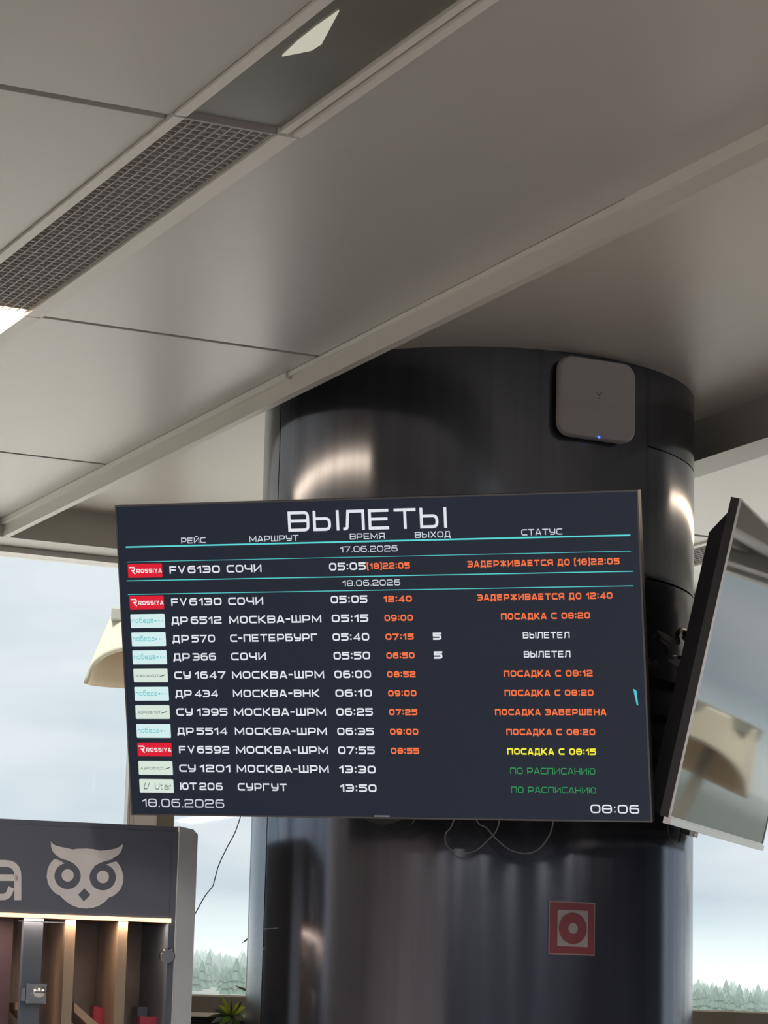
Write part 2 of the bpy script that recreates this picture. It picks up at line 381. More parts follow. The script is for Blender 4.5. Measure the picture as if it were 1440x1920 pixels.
for i in range(len(posts)-1):
    q0, q1 = posts[i]+.145, posts[i+1]-.020
    w = empty('window_%d' % (i+1), W(8.43, (q0+q1)/2, 1.7)); w['kind'] = 'structure'
    w['label'] = ['tall hall window, no. %d from the left wall' % (i+1), 'tall window left of the board, open on cloudy sky', 'tall window behind the column, open on sky and hazy forest'][1 if i == 2 else 2 if i == 3 else 0]
    bm = B(); wbox(bm, 8.425, 8.431, q0, q1, 1.70, CB-.02); build('pane', bm, gm, w)
    bm = B(); wbox(bm, 8.40, 8.43, q1, q1+.007, 1.706, CB-.02); wbox(bm, 8.40, 8.43, q1+.010, q1+.023, 1.706, CB-.02)
    build('mullion', bm, m_white, w)
    bm = B(); wbox(bm, 8.41, 8.44, q1+.007, q1+.010, 1.706, CB-.02); build('gasket', bm, m_dark, w)
st('wall_left', SB, 8.5, QL-.1, QL, 0, CT, mat('warm_panelling', (.78, .68, .64, 1), .5, noise=.1), 'brownish panelled wall on the left of the hall')
wr = st('wall_right', SB, 5.4, QR, QR+.1, 0, CT, m_wall, 'dark blue-grey wall on the right of the hall')
bm = B(); wbox(bm, 5.4, 8.5, QR, QR+.1, 0, .35); build('low_panel', bm, m_wall, wr)
bm = B(); wbox(bm, 5.4, 8.5, QR, QR+.1, CB-.1, CT); build('lintel', bm, m_wall, wr)
for s_ in (6.35, 6.9, 7.9): bm = B(); wbox(bm, s_, s_+.12, QR+.02, QR+.08, .35, CB-.1); build('post', bm, m_frame, wr)
w = empty('window_7', W(6.9, QR, .35), 'tall end window of the hall at far right, outside the frame'); w['kind'] = 'structure'
bm = B(); wbox(bm, 5.41, 8.39, QR+.09, QR+.096, .35, CB-.1); build('pane', bm, gm, w)
for q in posts:
    bm = B(); wbox(bm, 8.39, 8.47, q+.004, q+.082, 1.706, CB-.02); o = build('trim_2', bm, m_white, kind='structure'); o['label'] = 'white and taupe post between two tall windows'
    bm = B(); wbox(bm, 8.388, 8.47, q+.083, q+.143, 1.706, CB-.02); build('taupe_face', bm, m_taupe, o)

# ------------------------------------------------------------------ column
CC = Vector((.2472, 6.9089, 0)); CRAD = .5688
def cyl(az, z, r=CRAD): a = math.radians(az); return CC + Vector((math.sin(a)*r, -math.cos(a)*r, z))
column = empty('column', CC, 'thick round dark graphite metal-clad column behind the departures board', 'column')
bm = B()
ring = [[bm.verts.new(cyl(k*360/64, z, CRAD-.012)) for k in range(64)] for z in (0, CT)]
for k in range(64): bm.faces.new((ring[0][k], ring[0][(k+1) % 64], ring[1][(k+1) % 64], ring[1][k]))
build('core', bm, m_dark, column, True)
def sheet(a0, a1, z0, z1, r=CRAD, th=.008, name='panel', m_=m_col, parent=column, label=None):
    bm = B(); n = max(2, int((a1-a0)/3)); g = []
    for rr in (r, r-th):
        g.append([[bm.verts.new(cyl(a0+(a1-a0)*i/n, z, rr)) for i in range(n+1)] for z in (z0, z1)])
    for L2, fl in ((g[0], 0), (g[1], 1)):
        for i in range(n): bm.faces.new((L2[0][i], L2[0][i+1], L2[1][i+1], L2[1][i]))
    for j in (0, 1):
        for i in range(n): bm.faces.new((g[0][j][i], g[0][j][i+1], g[1][j][i+1], g[1][j][i]))
    for i in (0, n): bm.faces.new((g[0][0][i], g[0][1][i], g[1][1][i], g[1][0][i]))
    return build(name, bm, m_, parent, True, label=label)
e = .25
sheet(-65.8+e, 46-e*.2, 0, CT)
for z0, z1 in ((0, 2.717), (2.722, 3.053), (3.056, CT)): sheet(46, 156-e, z0, z1)
sheet(-176, -65.8-e, 0, CT)
sheet(-65.3, -57.5, 1.840, 1.8425, CRAD+.0015, .001, 'silver_line', m_silver, label='short thin silver line')  # thin silver strip raised slightly off the front panel
sheet(156+e, 184-e, 0, CT)
bm = B(); tube(bm, [cyl(-64.8, 1.793, CRAD-.002), cyl(-64.8, 1.793, CRAD+.003)], .003, 8); build('rivet', bm, m_silver, column)

# ------------------------------------------------------------------ access point on the column
n27 = Vector((math.sin(math.radians(27)), -math.cos(math.radians(27)), 0)); x27 = Vector((math.cos(math.radians(27)), math.sin(math.radians(27)), 0))
ap = empty('wireless_access_point', CC+n27*CRAD+Vector((0, 0, 3.14)), 'flat white rounded square box high on the column with a blue light', 'access point')
def rrect(w, h, r, n=6):
    P = []
    for cx, cy, a0 in ((w/2-r, h/2-r, 0), (-w/2+r, h/2-r, 90), (-w/2+r, -h/2+r, 180), (w/2-r, -h/2+r, 270)):
        for k in range(n+1):
            a = math.radians(a0+90*k/n); P.append((cx+r*math.cos(a), cy+r*math.sin(a)))
    return P
def apf(x, y, d): return CC + n27*(CRAD+d) + x27*x + Vector((0, 0, 3.139+y))
bm = B(); poly(bm, [apf(x, y, .026) for x, y in rrect(.212, .196, .035)], 0)
rings = []
for d, s in ((.004, .985), (.012, 1.03), (.028, 1.03), (.035, .99)):
    rings.append([bm.verts.new(apf(x*s, y*s, d)) for x, y in rrect(.212, .196, .035)])
bm.faces.ensure_lookup_table(); bm.faces.remove(bm.faces[0])
for a, b_ in zip(rings, rings[1:]):
    for k in range(len(a)): bm.faces.new((a[k], a[(k+1) % len(a)], b_[(k+1) % len(a)], b_[k]))
bm.faces.new(rings[0]); bm.faces.new(rings[-1])
build('cover', bm, mat('access_point_plastic', (.48, .47, .48, 1), .5), ap, True)
bm = B(); box(bm, -.06, .06, -.06, .06, -.012, .006, lambda a, b, c: apf(a, b, c)); build('mounting_plate', bm, m_black, ap)
bm = B(); tube(bm, [apf(.0, -.094, .030), apf(.0, -.098, .038)], .0028, 8); build('status_light', bm, emat('blue_led', (.05, .12, 1, 1), 3), ap, label='small blue status light')
bm = B(); ribbon(bm, [(-.008, .004), (0, -.004, .002), (.008, .005)], False, .002, lambda p: apf(p.x, p.y+.012, .0356)); poly(bm, [apf(x, y+.003, .0356) for x, y in ((-.003, 0), (.003, 0), (.003, -.003), (-.003, -.003))])
build('logo_mark', bm, mat('grey_mark', (.15, .14, .14, 1), .5), ap)

# ------------------------------------------------------------------ fire alarm sign
sg = sheet(17.3, 29.1, 1.791, 1.910, CRAD+.0025, .002, 'fire_alarm_sign', mat('sign_red', (.17, .022, .036, 1), .4), None)
tag(sg, 'square red and white fire alarm button sign on the lower column', 'sign')
sheet(17.0, 29.4, 1.788, 1.913, CRAD+.0018, .0015, 'pale_edge', mat('sign_edge', (.25, .17, .18, 1), .4), sg)
m_sw = mat('sign_white', (.27, .26, .26, 1), .45)
sheet(19.2, 27.3, 1.808, 1.893, CRAD+.0032, .0006, 'white_square', m_sw, sg)
def disc(r0, r1, rad, name, m_):
    bm = B(); n = 36; zc, ac = 1.8505, 23.25; k = math.degrees(1/CRAD)
    A = [bm.verts.new(cyl(ac+k*r1*math.cos(i*math.tau/n), zc+r1*math.sin(i*math.tau/n), CRAD+rad)) for i in range(n)]
    if r0:
        C = [bm.verts.new(cyl(ac+k*r0*math.cos(i*math.tau/n), zc+r0*math.sin(i*math.tau/n), CRAD+rad)) for i in range(n)]
        for i in range(n): bm.faces.new((A[i], A[(i+1) % n], C[(i+1) % n], C[i]))
    else: bm.faces.new(A)
    build(name, bm, m_, sg)
disc(.0125, .037, .0042, 'red_ring', mat('sign_red', None)); disc(0, .0125, .0042, 'button_dot', m_sw)

# ------------------------------------------------------------------ televisions
def tvmat(c, yaw, tilt, rl):
    rx = Vector((math.cos(yaw), math.sin(yaw), 0)); n0 = Vector((math.sin(yaw), -math.cos(yaw), 0)); z = Vector((0, 0, 1))
    n = n0*math.cos(tilt)-z*math.sin(tilt); u = z*math.cos(tilt)+n0*math.sin(tilt)
    rr = rx*math.cos(rl)+u*math.sin(rl); uu = -rx*math.sin(rl)+u*math.cos(rl)
    M = Matrix((rr, -n, uu)).transposed().to_4x4(); M.translation = c; return M     # local: x right, -y towards viewer, z up
def tv(M, label, scr, bez_l, hw=.62, hh=.36):
    e = empty('television', None, label, 'display', None, M)
    bm = B()
    for a in ((-hw, hw, hh-.0035, hh), (-hw, hw, -hh, -hh+.0035), (-hw, -hw+.0035, -hh+.0035, hh-.0035), (hw-.0035, hw, -hh+.0035, hh-.0035)):
        box(bm, a[0], a[1], -.002, .0025, a[2], a[3])
    bez = build('bezel', bm, bez_l, e, local=True)
    bm = B(); box(bm, -hw+.0035, hw-.0035, .0, .0028, -hh+.0035, hh-.0035); s = build('screen', bm, scr, e, local=True)
    # rear shell: thin rim then a thicker moulded back
    bm = B(); box(bm, -hw, hw, .003, .022, -hh, hh)
    P = lambda y, w, z0, z1: [Vector((-w, y, z0)), Vector((w, y, z0)), Vector((w, y, z1)), Vector((-w, y, z1))]
    a = P(.022, hw-.002, -hh+.002, hh-.035); b_ = P(.055, hw-.012, -hh+.008, hh-.085)
    va = [bm.verts.new(p) for p in a]; vb = [bm.verts.new(p) for p in b_]
    for i in range(4): bm.faces.new((va[i], va[(i+1) % 4], vb[(i+1) % 4], vb[i]))
    bm.faces.new(va[::-1]); bm.faces.new(vb)
    build('rear_housing', bm, m_black, e, local=True)
    return e, bez, s
M1 = tvmat(Vector((-.01141, 5.89788, 2.41538)), -.35622, .258983, -.016785)
m_scr = mat('lit_screen', (.008, .009, .012, 1), .28, 0, emit=(.0085, .014, .026, 1), es=1.0)
tv1, bez1, scr1 = tv(M1, 'large departures board television hung in front of the dark column', m_scr, mat('grey_bezel', (.17, .17, .18, 1), .35, .6))
def on(y): return lambda x, z: Vector((x, y, z))
TXW = emat('text_white', rgb(226, 229, 236)); TXG = emat('text_grey_white', rgb(205, 212, 222)); TXO = emat('text_orange', rgb(244, 118, 72)); TXY = emat('text_yellow', rgb(250, 240, 60)); TXN = emat('text_green', rgb(52, 150, 88))
CYN = emat('line_cyan', rgb(96, 214, 214))
def lett(s, x0, x1, y, h, t, m_, ws=None):
    bm = B(); text(bm, s, x0, x1, y, h, t, on(-.0006)); FLAT.add(id(bm))
    build('lettering', bm, m_, scr1, local=True)
H_ = .0172
lett('ВЫЛЕТЫ', -.193, .184, .289, .0455, .145, TXW)
for s, a, b_ in (('РЕЙС', -.458, -.397), ('МАРШРУТ', -.289, -.169), ('ВРЕМЯ', -.046, .037), ('ВЫХОД', .108, .191), ('СТАТУС', .354, .447)): lett(s, a, b_, .268, .0135, .17, TXG)
lett('17.06.2026', -.071, .066, .2395, .0135, .15, TXG); lett('18.06.2026', -.069, .068, .1635, .0135, .15, TXG)
for z, w, h in ((.263, .5985, .0035), (.2285, .5985, .0012), (.185, .6005, .002), (.1535, .5995, .0016)):
    bm = B(); poly(bm, [Vector((x, -.0005, y)) for x, y in ((-w, z-h/2), (w, z-h/2), (w, z+h/2), (-w, z+h/2))]); FLAT.add(id(bm)); build('rule_line', bm, CYN, scr1, local=True)
rows = [('R', 'FV', '6130', 'СОЧИ', '05:05', '(18)22:05', None, 'ЗАДЕРЖИВАЕТСЯ ДО (18)22:05', TXO, (.227, .572)),
 ('R', 'FV', '6130', 'СОЧИ', '05:05', '12:40', None, 'ЗАДЕРЖИВАЕТСЯ ДО 12:40', TXO, (.246, .553)),
 ('P', 'ДР', '6512', 'МОСКВА-ШРМ', '05:15', '09:00', None, 'ПОСАДКА С 08:20', TXO, (.299, .501)),
 ('P', 'ДР', '570', 'С-ПЕТЕРБУРГ', '05:40', '07:15', '5', 'ВЫЛЕТЕЛ', TXW, (.347, .453)),
 ('P', 'ДР', '366', 'СОЧИ', '05:50', '06:50', '5', 'ВЫЛЕТЕЛ', TXW, (.347, .453)),
 ('A', 'СУ', '1647', 'МОСКВА-ШРМ', '06:00', '08:52', None, 'ПОСАДКА С 08:12', TXO, (.299, .501)),
 ('P', 'ДР', '434', 'МОСКВА-ВНК', '06:10', '09:00', None, 'ПОСАДКА С 08:20', TXO, (.299, .501)),
 ('A', 'СУ', '1395', 'МОСКВА-ШРМ', '06:25', '07:25', None, 'ПОСАДКА ЗАВЕРШЕНА', TXO, (.275, .528)),
 ('P', 'ДР', '5514', 'МОСКВА-ШРМ', '06:35', '09:00', None, 'ПОСАДКА С 08:20', TXO, (.299, .501)),
 ('R', 'FV', '6592', 'МОСКВА-ШРМ', '07:55', '08:55', None, 'ПОСАДКА С 08:15', TXY, (.299, .501)),
 ('A', 'СУ', '1201', 'МОСКВА-ШРМ', '13:30', None, None, 'ПО РАСПИСАНИЮ', TXN, (.304, .497)),
 ('U', 'ЮТ', '206', 'СУРГУТ', '13:50', None, None, 'ПО РАСПИСАНИЮ', TXN, (.304, .497))]
ys = [.1995, .1255, .083, .041, -.001, -.043, -.0855, -.128, -.172, -.215, -.258, -.300]
LR = emat('logo_red', rgb(222, 36, 56)); LP = emat('logo_pale_blue', rgb(212, 238, 238)); LG = emat('logo_pale_green', rgb(216, 230, 218)); LB = emat('logo_teal_text', rgb(110, 200, 205)); LK = emat('logo_grey_text', rgb(90, 98, 96))
for (lg, c1, c2, city, t1, t2, gate, stt, sm, (sx0, sx1)), y in zip(rows, ys):
    L0, L1, B0, B1 = -.596, -.5095, y-.0075, y+.0245
    bm = B(); poly(bm, [Vector((x+(L0+L1)/2, -.0005, z+(B0+B1)/2)) for x, z in rrect(L1-L0, B1-B0, .002, 2)], 0)
    f = on(-.0009)
    if lg == 'R':
        text(bm, 'ROSSIYA', L0+.022, L1-.001, y+.003, .0095, .24, f, 1)
        ribbon(bm, [(L0+.003, y+.016), (L0+.017, y+.016, .003), (L0+.017, y+.009, .003), (L0+.010, y+.009), (L0+.018, y+.001)], False, .003, lambda p: f(p.x, p.y), 1); mm = [LR, emat('logo_white', rgb(245, 235, 235))]
    elif lg == 'P':
        text(bm, 'победа', L0+.003, L0+.058, y+.004, .0125, .16, f, 1)
        for k in range(3): poly(bm, [f(L0+.063+k*.0085+(.0026-.0007*k)*math.cos(a*math.tau/10), y+.0085+(.0026-.0007*k)*math.sin(a*math.tau/10)) for a in range(10)], 1)
        mm = [LP, LB]
    elif lg == 'A':
        text(bm, 'АЭРОФЛОТ', L0+.005, L0+.064, y+.005, .0055, .16, f, 1, .15)
        poly(bm, [f(L0+x, y+z) for x, z in ((.064, .005), (.076, .007), (.082, .011), (.076, .0098), (.066, .0068))], 1); mm = [LG, LK]
    else:
        text(bm, 'U', L0+.008, L0+.022, y+.0005, .0155, .13, f, 1, .35); text(bm, 'U', L0+.038, L0+.052, y+.0005, .0155, .11, f, 1); text(bm, 'tаir', L0+.053, L1-.002, y+.0005, .0155, .10, f, 1); mm = [LG, LK]
    FLAT.add(id(bm)); build('airline_logo', bm, mm, scr1, local=True)
    if c1 == 'FV':
        lett(c1, -.491, -.4515, y, H_, .2, TXW); lett(c2, -.4455, -.3655, y, H_, .2, TXW)
    else:
        n0 = -.4445 if c2 in ('6512', '5514') or len(c2) == 3 else -.4415
        lett(c1, -.493, -.4515, y, H_, .2, TXW); lett(c2, n0, n0+(.058 if len(c2) == 3 else .0765), y, H_, .2, TXW)
    x1 = {'СОЧИ': -.263, 'МОСКВА-ШРМ': -.124, 'С-ПЕТЕРБУРГ': -.134, 'МОСКВА-ВНК': -.137, 'СУРГУТ': -.228}[city]
    lett(city, -.349, x1, y, H_, .2, TXW)
    lett(t1, -.099, -.0115, y, H_, .21, TXW)
    if t2: lett(t2, *((-.0085, .093) if t2[0] == '(' else (.027, .094)), y+.001, .0142, .25, TXO)
    if gate: lett(gate, .139, .159, y, .0165, .26, TXW)
    lett(stt, sx0, sx1, y+.001, .0142, .24 if sm in (TXO, TXY) else .2 if sm is TXW else .14, sm)
lett('18.06.2026', -.592, -.385, -.3405, .0195, .14, TXG); lett('08:06', .483, .592, -.3415, .019, .16, TXW)
bm = B(); poly(bm, [Vector((x, -.0006, z)) for x, z in ((.590, -.069), (.597, -.073), (.6, -.106), (.596, -.103))]); FLAT.add(id(bm)); build('cyan_sliver', bm, emat('cyan_mark', rgb(90, 200, 214)), scr1, local=True)  # small emissive cyan shape near the right edge of the screen
bm = B(); box(bm, -.019, .017, -.004, .004, -.3555, -.3525); build('brand_badge', bm, mat('badge', (.45, .45, .5, 1), .4), tv1, local=True)
bm = B(); P = [(-.05+.1*i/10, -.36-.014*math.sin(math.pi*i/10)) for i in range(11)]
poly(bm, [Vector((x, .001, z)) for x, z in P], 0, Vector((0, .02, 0))); build('sensor_lip', bm, m_black, tv1, local=True)

M2 = tvmat(Vector((.895, 6.351, 2.434)), 1.2704, .2245, .0249)
m_gl = mat('glossy_black_screen', (.006, .007, .009, 1), .035, 0, ior=1.6)
tv2, bez2, scr2 = tv(M2, 'second television seen almost edge-on, right of the column, its black screen full of reflections', m_gl, m_silver, hw=.6175, hh=.3575)
bm = B(); box(bm, -.6175, .6175, -.006, .012, -.372, -.358); build('lower_trim', bm, m_silver, tv2, local=True, label='silver strip along the bottom edge')
bm = B(); box(bm, -.36, -.26, .0, .02, -.384, -.3725); build('sensor_lip', bm, m_black, tv2, local=True)
bm = B(); box(bm, -.31, -.27, -.001, .0, -.382, -.374); build('receiver_window', bm, mat('receiver_red', (.3, .02, .03, 1), .2), tv2, local=True, label='dark red receiver window')

# ------------------------------------------------------------------ mounts
def arm(bm, a, b_, w, h):
    a, b_ = Vector(a), Vector(b_); d = (b_-a).normalized(); s = d.cross(Vector((0, 0, 1))).normalized()*w/2; u = s.cross(d).normalized()*h/2
    hexa(bm, [a-s-u, a+s-u, a+s+u, a-s+u, b_-s-u, b_+s-u, b_+s+u, b_-s+u], .0015)
def mount(M, az, zc, label, dx=0):
    back = M @ Vector((dx, .058, .0)); e = empty('tv_bracket', cyl(az, zc, CRAD), label, 'bracket')
    bm = B()
    for x in (-.16, .16):
        P = [M @ Vector((dx+x+a, b_, c)) for c in (-.2, .2) for a, b_ in ((-.015, .0565), (.015, .0565), (.015, .085), (-.015, .085))]
        hexa(bm, P, .002)
    P = [M @ Vector((dx+a, b_, c)) for c in (-.06, .06) for a, b_ in ((-.16, .085), (.16, .085), (.16, .092), (-.16, .092))]; hexa(bm, P, .002)
    build('carrier_frame', bm, m_black2, e)
    n = cyl(az, 0, 1)-CC; n.normalize(); wp = cyl(az, zc, CRAD)
    x_ = Vector((-n.y, n.x, 0))
    bm = B(); P = [wp + x_*a + n*b_ + Vector((0, 0, c)) for c in (-.13, .13) for a, b_ in ((-.05, -.004), (.05, -.004), (.05, .012), (-.05, .012))]; hexa(bm, P, .002)
    build('wall_plate', bm, m_black2, e)
    mid = (wp+n*.012+(M @ Vector((dx, .09, 0))))/2 + x_*.03
    for dz in (-.045, .045):
        bm = B(); arm(bm, wp+n*.01+Vector((0, 0, dz)), mid+Vector((0, 0, dz)), .03, .022); arm(bm, mid+Vector((0, 0, dz*.5)), (M @ Vector((dx, .09, dz*.6))), .03, .022)
        build('arm', bm, m_black2, e)
    bm = B(); tube(bm, [mid-Vector((0, 0, .07)), mid+Vector((0, 0, .07))], .016, 12); build('pivot', bm, m_black2, e)
    return e
mount(M1, -4, 2.42, 'black wall bracket hidden behind the departures board television', .1)
mb = mount(M2, 70, 2.42, 'black folding bracket between the column and the right television', -.1)
wq = lambda u, v, r=CRAD+.04: hp(u, v, cyl(58, 2.4, r), Vector((math.sin(math.radians(58)), -math.cos(math.radians(58)), 0)))
def plate(pts, th, m_, nm, lab=None):
    bm = B(); poly(bm, [wq(*p) for p in pts], 0, Vector((.008, th, 0))); build(nm, bm, m_, mb, label=lab)
m_bp = mat('bracket_steel', (.16, .155, .165, 1), .4, .5); m_bl = mat('bracket_light_steel', (.42, .44, .47, 1), .35, .6)
plate([(1233, 1182), (1256, 1194), (1272, 1203), (1268, 1209), (1256, 1207), (1240, 1197), (1232, 1186)], .01, m_bp, 'tilt_plate', 'grey tilting plate')
plate([(1253, 1235), (1262, 1238), (1261, 1229), (1264, 1228), (1267, 1238), (1271, 1240), (1275, 1234), (1277, 1236), (1274, 1251), (1268, 1249), (1254, 1240)], .01, m_bl, 'hook_plate', 'bright notched plate')
bm = B(); tube(bm, spline([wq(1272, 1205), wq(1270, 1190), wq(1276, 1182), wq(1285, 1184), wq(1283, 1196), wq(1296, 1206), wq(1302, 1222)], 5), .006, 8); build('cable_loop', bm, m_black, mb)

# ------------------------------------------------------------------ cables
pl = Vector((0, 6.25, 0)); nl = Vector((0, -1, 0))
def cable(pts, r, label, group=None, m_=m_cable, P=pl, n=nl):
    bm = B(); tube(bm, spline([hp(u, v, P, n) + Vector((0, .012*i/len(pts), 0)) for i, (u, v) in enumerate(pts)], 6), r, 8)
    return tag(build('cable', bm, m_, None, True), label, 'cable', group)
cable([(868, 1480), (848, 1546), (836, 1562), (836, 1580), (848, 1594), (872, 1599), (895, 1593), (915, 1575), (932, 1555), (938, 1520), (930, 1480)], .0016, 'thin grey cable looping under the departures board, left loop')
cable([(880, 1480), (894, 1538), (912, 1552), (930, 1572), (955, 1592), (985, 1600), (1010, 1592), (1028, 1570), (1037, 1545), (1040, 1500), (1036, 1470)], .0017, 'thin grey cable looping under the departures board, right loop')
cable([(674, 1490), (681, 1540), (690, 1554), (712, 1562), (735, 1558), (752, 1549), (776, 1540), (790, 1490)], .0013, 'dark thin cable sagging just under the badge of the departures board', None, m_black)
cable([(1250, 1500), (1254, 1564), (1261, 1580), (1268, 1583), (1274, 1577), (1277, 1560), (1280, 1500)], .0018, 'small black cable loop on the column under the right television', None, m_black, cyl(62, 2, CRAD+.02), Vector((math.sin(math.radians(62)), -math.cos(math.radians(62)), 0)))
cable([(470, 1470), (450, 1534), (440, 1562), (425, 1590), (410, 1622), (402, 1650), (398, 1662), (384, 1680), (366, 1712), (340, 1760)], .0014, 'long thin grey wire hanging from the board down to the kiosk', None, mat('wire_grey', (.12, .13, .14, 1), .6), Vector((0, 6.68, 0)))

# ------------------------------------------------------------------ kiosk
KY = math.radians(16); kx = Vector((math.cos(KY), math.sin(KY), 0)); kd = Vector((-math.sin(KY), math.cos(KY), 0)); K0 = Vector((-.4835, 6.566, 0))
def kf(x, d, z): return K0 + kx*x + kd*d + Vector((0, 0, z))       # x negative to the left, d into the kiosk
def kp(u, v, d=0.):
    P = hp(u, v, K0+kd*d, kd) - K0; return P.dot(kx), P.z
kiosk = empty('kiosk', kf(-.6, .2, 0), 'dark graphite kiosk with an owl sign and lit wooden shelves, lower left', 'kiosk')
ztop = kp(200, 1544)[1]; zled = kp(160, 1722)[1]
KW = 1.25
def kbox(nm, x0, x1, d0, d1, z0, z1, m_, bev=0, label=None, par=None):
    bm = B(); box(bm, x0, x1, d0, d1, z0, z1, kf, bev); return build(nm, bm, m_, par or kiosk, label=label)
kbox('top_board', -KW, 0, .0, .42, ztop-.012, ztop, m_kiosk)
sign = kbox('sign_board', -KW, -.0165, -.002, .012, zled+.008, ztop-.0125, m_kiosk)
kbox('side_frame', -.016, 0, -.002, .42, 0, ztop-.0125, m_kiosk)
kbox('side_skin', .0005, .004, .06, .42, 0, ztop-.02, m_woodd)
kbox('left_panel', -KW, -KW+.02, .013, .42, 0, ztop-.0125, m_kiosk)
kbox('back_board', -KW+.021, -.0165, .33, .345, 0, ztop-.0125, m_woodd)
# silver side panel with a clipped top corner, turned back
sd = Vector((.60, .80, 0)).normalized(); sn = Vector((sd.y, -sd.x, 0))
bm = B(); S0 = kf(.001, -.004, 0)
pr = [(0, 0), (.070, 0), (.070, ztop-.014), (.052, ztop-.003), (0, ztop+.001)]
poly(bm, [S0+sd*a+Vector((0, 0, z)) for a, z in pr], 0, -sn*.02); build('side_panel', bm, m_ksilver, kiosk, label='satin silver side panel')
# the display compartment behind the glass
zsh = zled-.37
kbox('shelf', -KW+.021, -.0165, .02, .329, zsh-.02, zsh, m_wood)
def kpost(u0, u1, m_, d0=.03, d1=.30, z0=None, nm='divider'):
    x0 = kp(u0, 1800, d0)[0]; x1 = kp(u1, 1800, d0)[0]
    return kbox(nm, x0, x1, d0, d1, (zsh if z0 is None else z0)+.0005, zled+.006, m_)
kpost(120, 139, m_wood); kpost(219, 237, m_wood)
kpost(42, 78, m_kiosk, .025, .06, nm='inner_post')
kbox('inner_strip', kp(-200, 1800, .12)[0], kp(22, 1800, .12)[0], .12, .14, zsh+.001, zled+.005, mat('maroon_panel', (.085, .05, .07, 1), .5))
kbox('light_strip', -KW+.01, kp(320, 1728)[0], -.006, .004, zled-.003, zled+.0065, m_led, label='glowing warm light strip')
# led really lights the shelf
la = bpy.data.lights.new('shelf_light', 'AREA'); la.shape = 'RECTANGLE'; la.size = 1.15; la.size_y = .02; la.energy = 2.6; la.color = (1, .74, .54)
lo = bpy.data.objects.new('shelf_light', la); COL.objects.link(lo); Z = Vector((0, 0, 1)); mm_ = Matrix((kx, kd, kx.cross(kd))).transposed().to_4x4(); mm_.translation = kf(-.6, .022, zled-.004); lo.matrix_world = mm_
# slanting boards
def slab(pts, d0, d1, m_, nm='slanted_board'):
    bm = B(); poly(bm, [kf(*(lambda q: (q[0], d0, q[1]))(kp(u, v, d0))) for u, v in pts], 0, kd*(d1-d0)); build(nm, bm, m_, kiosk)
slab([(36, 1880), (42, 1882), (80, 1925), (66, 1925), (36, 1894)], .07, .25, m_wood)
slab([(139, 1880), (190, 1925), (168, 1925), (139, 1897)], .08, .26, m_wood)
# glass door, top rail line, lock, knob
kgm = gm
dx0, dx1 = kp(30, 1800)[0], kp(322, 1800)[0]
dr = kbox('glass_door', dx0, dx1, -.010, -.006, zsh-.01, zled-.012, kgm)
kbox('door_edge', dx0, kp(120, 1731)[0], -.0105, -.0055, zled-.0135, zled-.0115, m_silver, par=dr)
kbox('side_bead', kp(326, 1800)[0], kp(328, 1800)[0], -.006, -.003, zsh-.01, zled-.012, m_silver)
kx0, kz0 = kp(309.5, 1793)
bm = B(); tube(bm, [kf(kx0, -.0105, kz0), kf(kx0, -.018, kz0), kf(kx0, -.018, kz0), kf(kx0, -.032, kz0), kf(kx0, -.034, kz0)], [.009, .009, .0185, .0185, .0165], 24); build('knob', bm, m_chrome, dr, True, label='round chrome knob')
lx, lz = kp(66, 1863)
bm = B(); P = rrect(.048, .046, .004); poly(bm, [kf(lx+x, -.011, lz+y) for x, y in P], 0, -kd*.004)
for sx in (-1, 1):
    for sy in (-1, 1): tube(bm, [kf(lx+sx*.0205, -.015, lz+sy*.0205), kf(lx+sx*.0205, -.018, lz+sy*.0205)], .0042, 10)
tube(bm, [kf(lx+.006, -.015, lz+.004), kf(lx+.006, -.024, lz+.004), kf(lx+.006, -.026, lz+.004)], [.0145, .0145, .011], 20)
tube(bm, [kf(lx-.006, -.015, lz-.004), kf(lx-.006, -.021, lz-.004)], .0055, 12)
box(bm, lx-.036, lx-.026, -.014, -.006, lz-.018, lz+.012, kf)
build('lock', bm, m_chrome, dr, True, label='square chrome lock plate')
# owl emblem: (ox, oy) are the emblem's own units
def ow(x, y, lay):   # emblem units -> kiosk face
    u, v = 70+x*190/1440, 1560+y*160/1213
    a, z = kp(u, v); return kf(a, -.003-.0009*lay, z)
outer = [(188,130),(215,168),(262,198),(330,214),(420,232),(500,250),(560,240),(690,236),(800,246),(880,266),(960,262),(1050,248),(1110,236),(1160,212),(1208,172),(1206,215),(1190,270),(1158,318),(1110,352),(1060,380),(1120,420),(1160,470),(1196,540),(1218,630),(1214,720),(1185,800),(1130,868),(1070,912),(1010,935),(960,990),(880,1045),(790,1078),(690,1088),(590,1080),(500,1050),(420,1000),(355,945),(320,905),(255,875),(195,815),(150,740),(130,640),(138,545),(170,460),(215,405),(245,382),(300,350),(255,325),(215,280),(192,215)]
def smooth(P, n=3, sharp=()):
    return P
bm = B(); poly(bm, [ow(x, y, 0) for x, y in outer], 0, -kd*.0015)
emb = build('owl_emblem', bm, m_letter, kiosk, label='pale owl face emblem')
def layer(nm, pts, lay, m_):
    bm = B(); poly(bm, [ow(x, y, lay) for x, y in pts]); build(nm, bm, m_, emb)
circ = lambda cx, cy, rx, ry, a0=0, a1=360, n=36: [(cx+rx*math.cos(math.radians(a0+(a1-a0)*k/n)), cy+ry*math.sin(math.radians(a0+(a1-a0)*k/n))) for k in range(n+(0 if a1-a0 == 360 else 1))]
layer('eye_socket', circ(425, 627, 187, 185), 2, m_kiosk); layer('eye_socket', circ(924, 645, 187, 185), 2, m_kiosk)
layer('brow_gap', [(170,300),(225,322),(290,360),(360,387),(440,410),(510,448),(560,495),(500,500),(420,470),(365,437),(325,410),(245,382),(215,392),(160,380)], 2.2, m_kiosk)
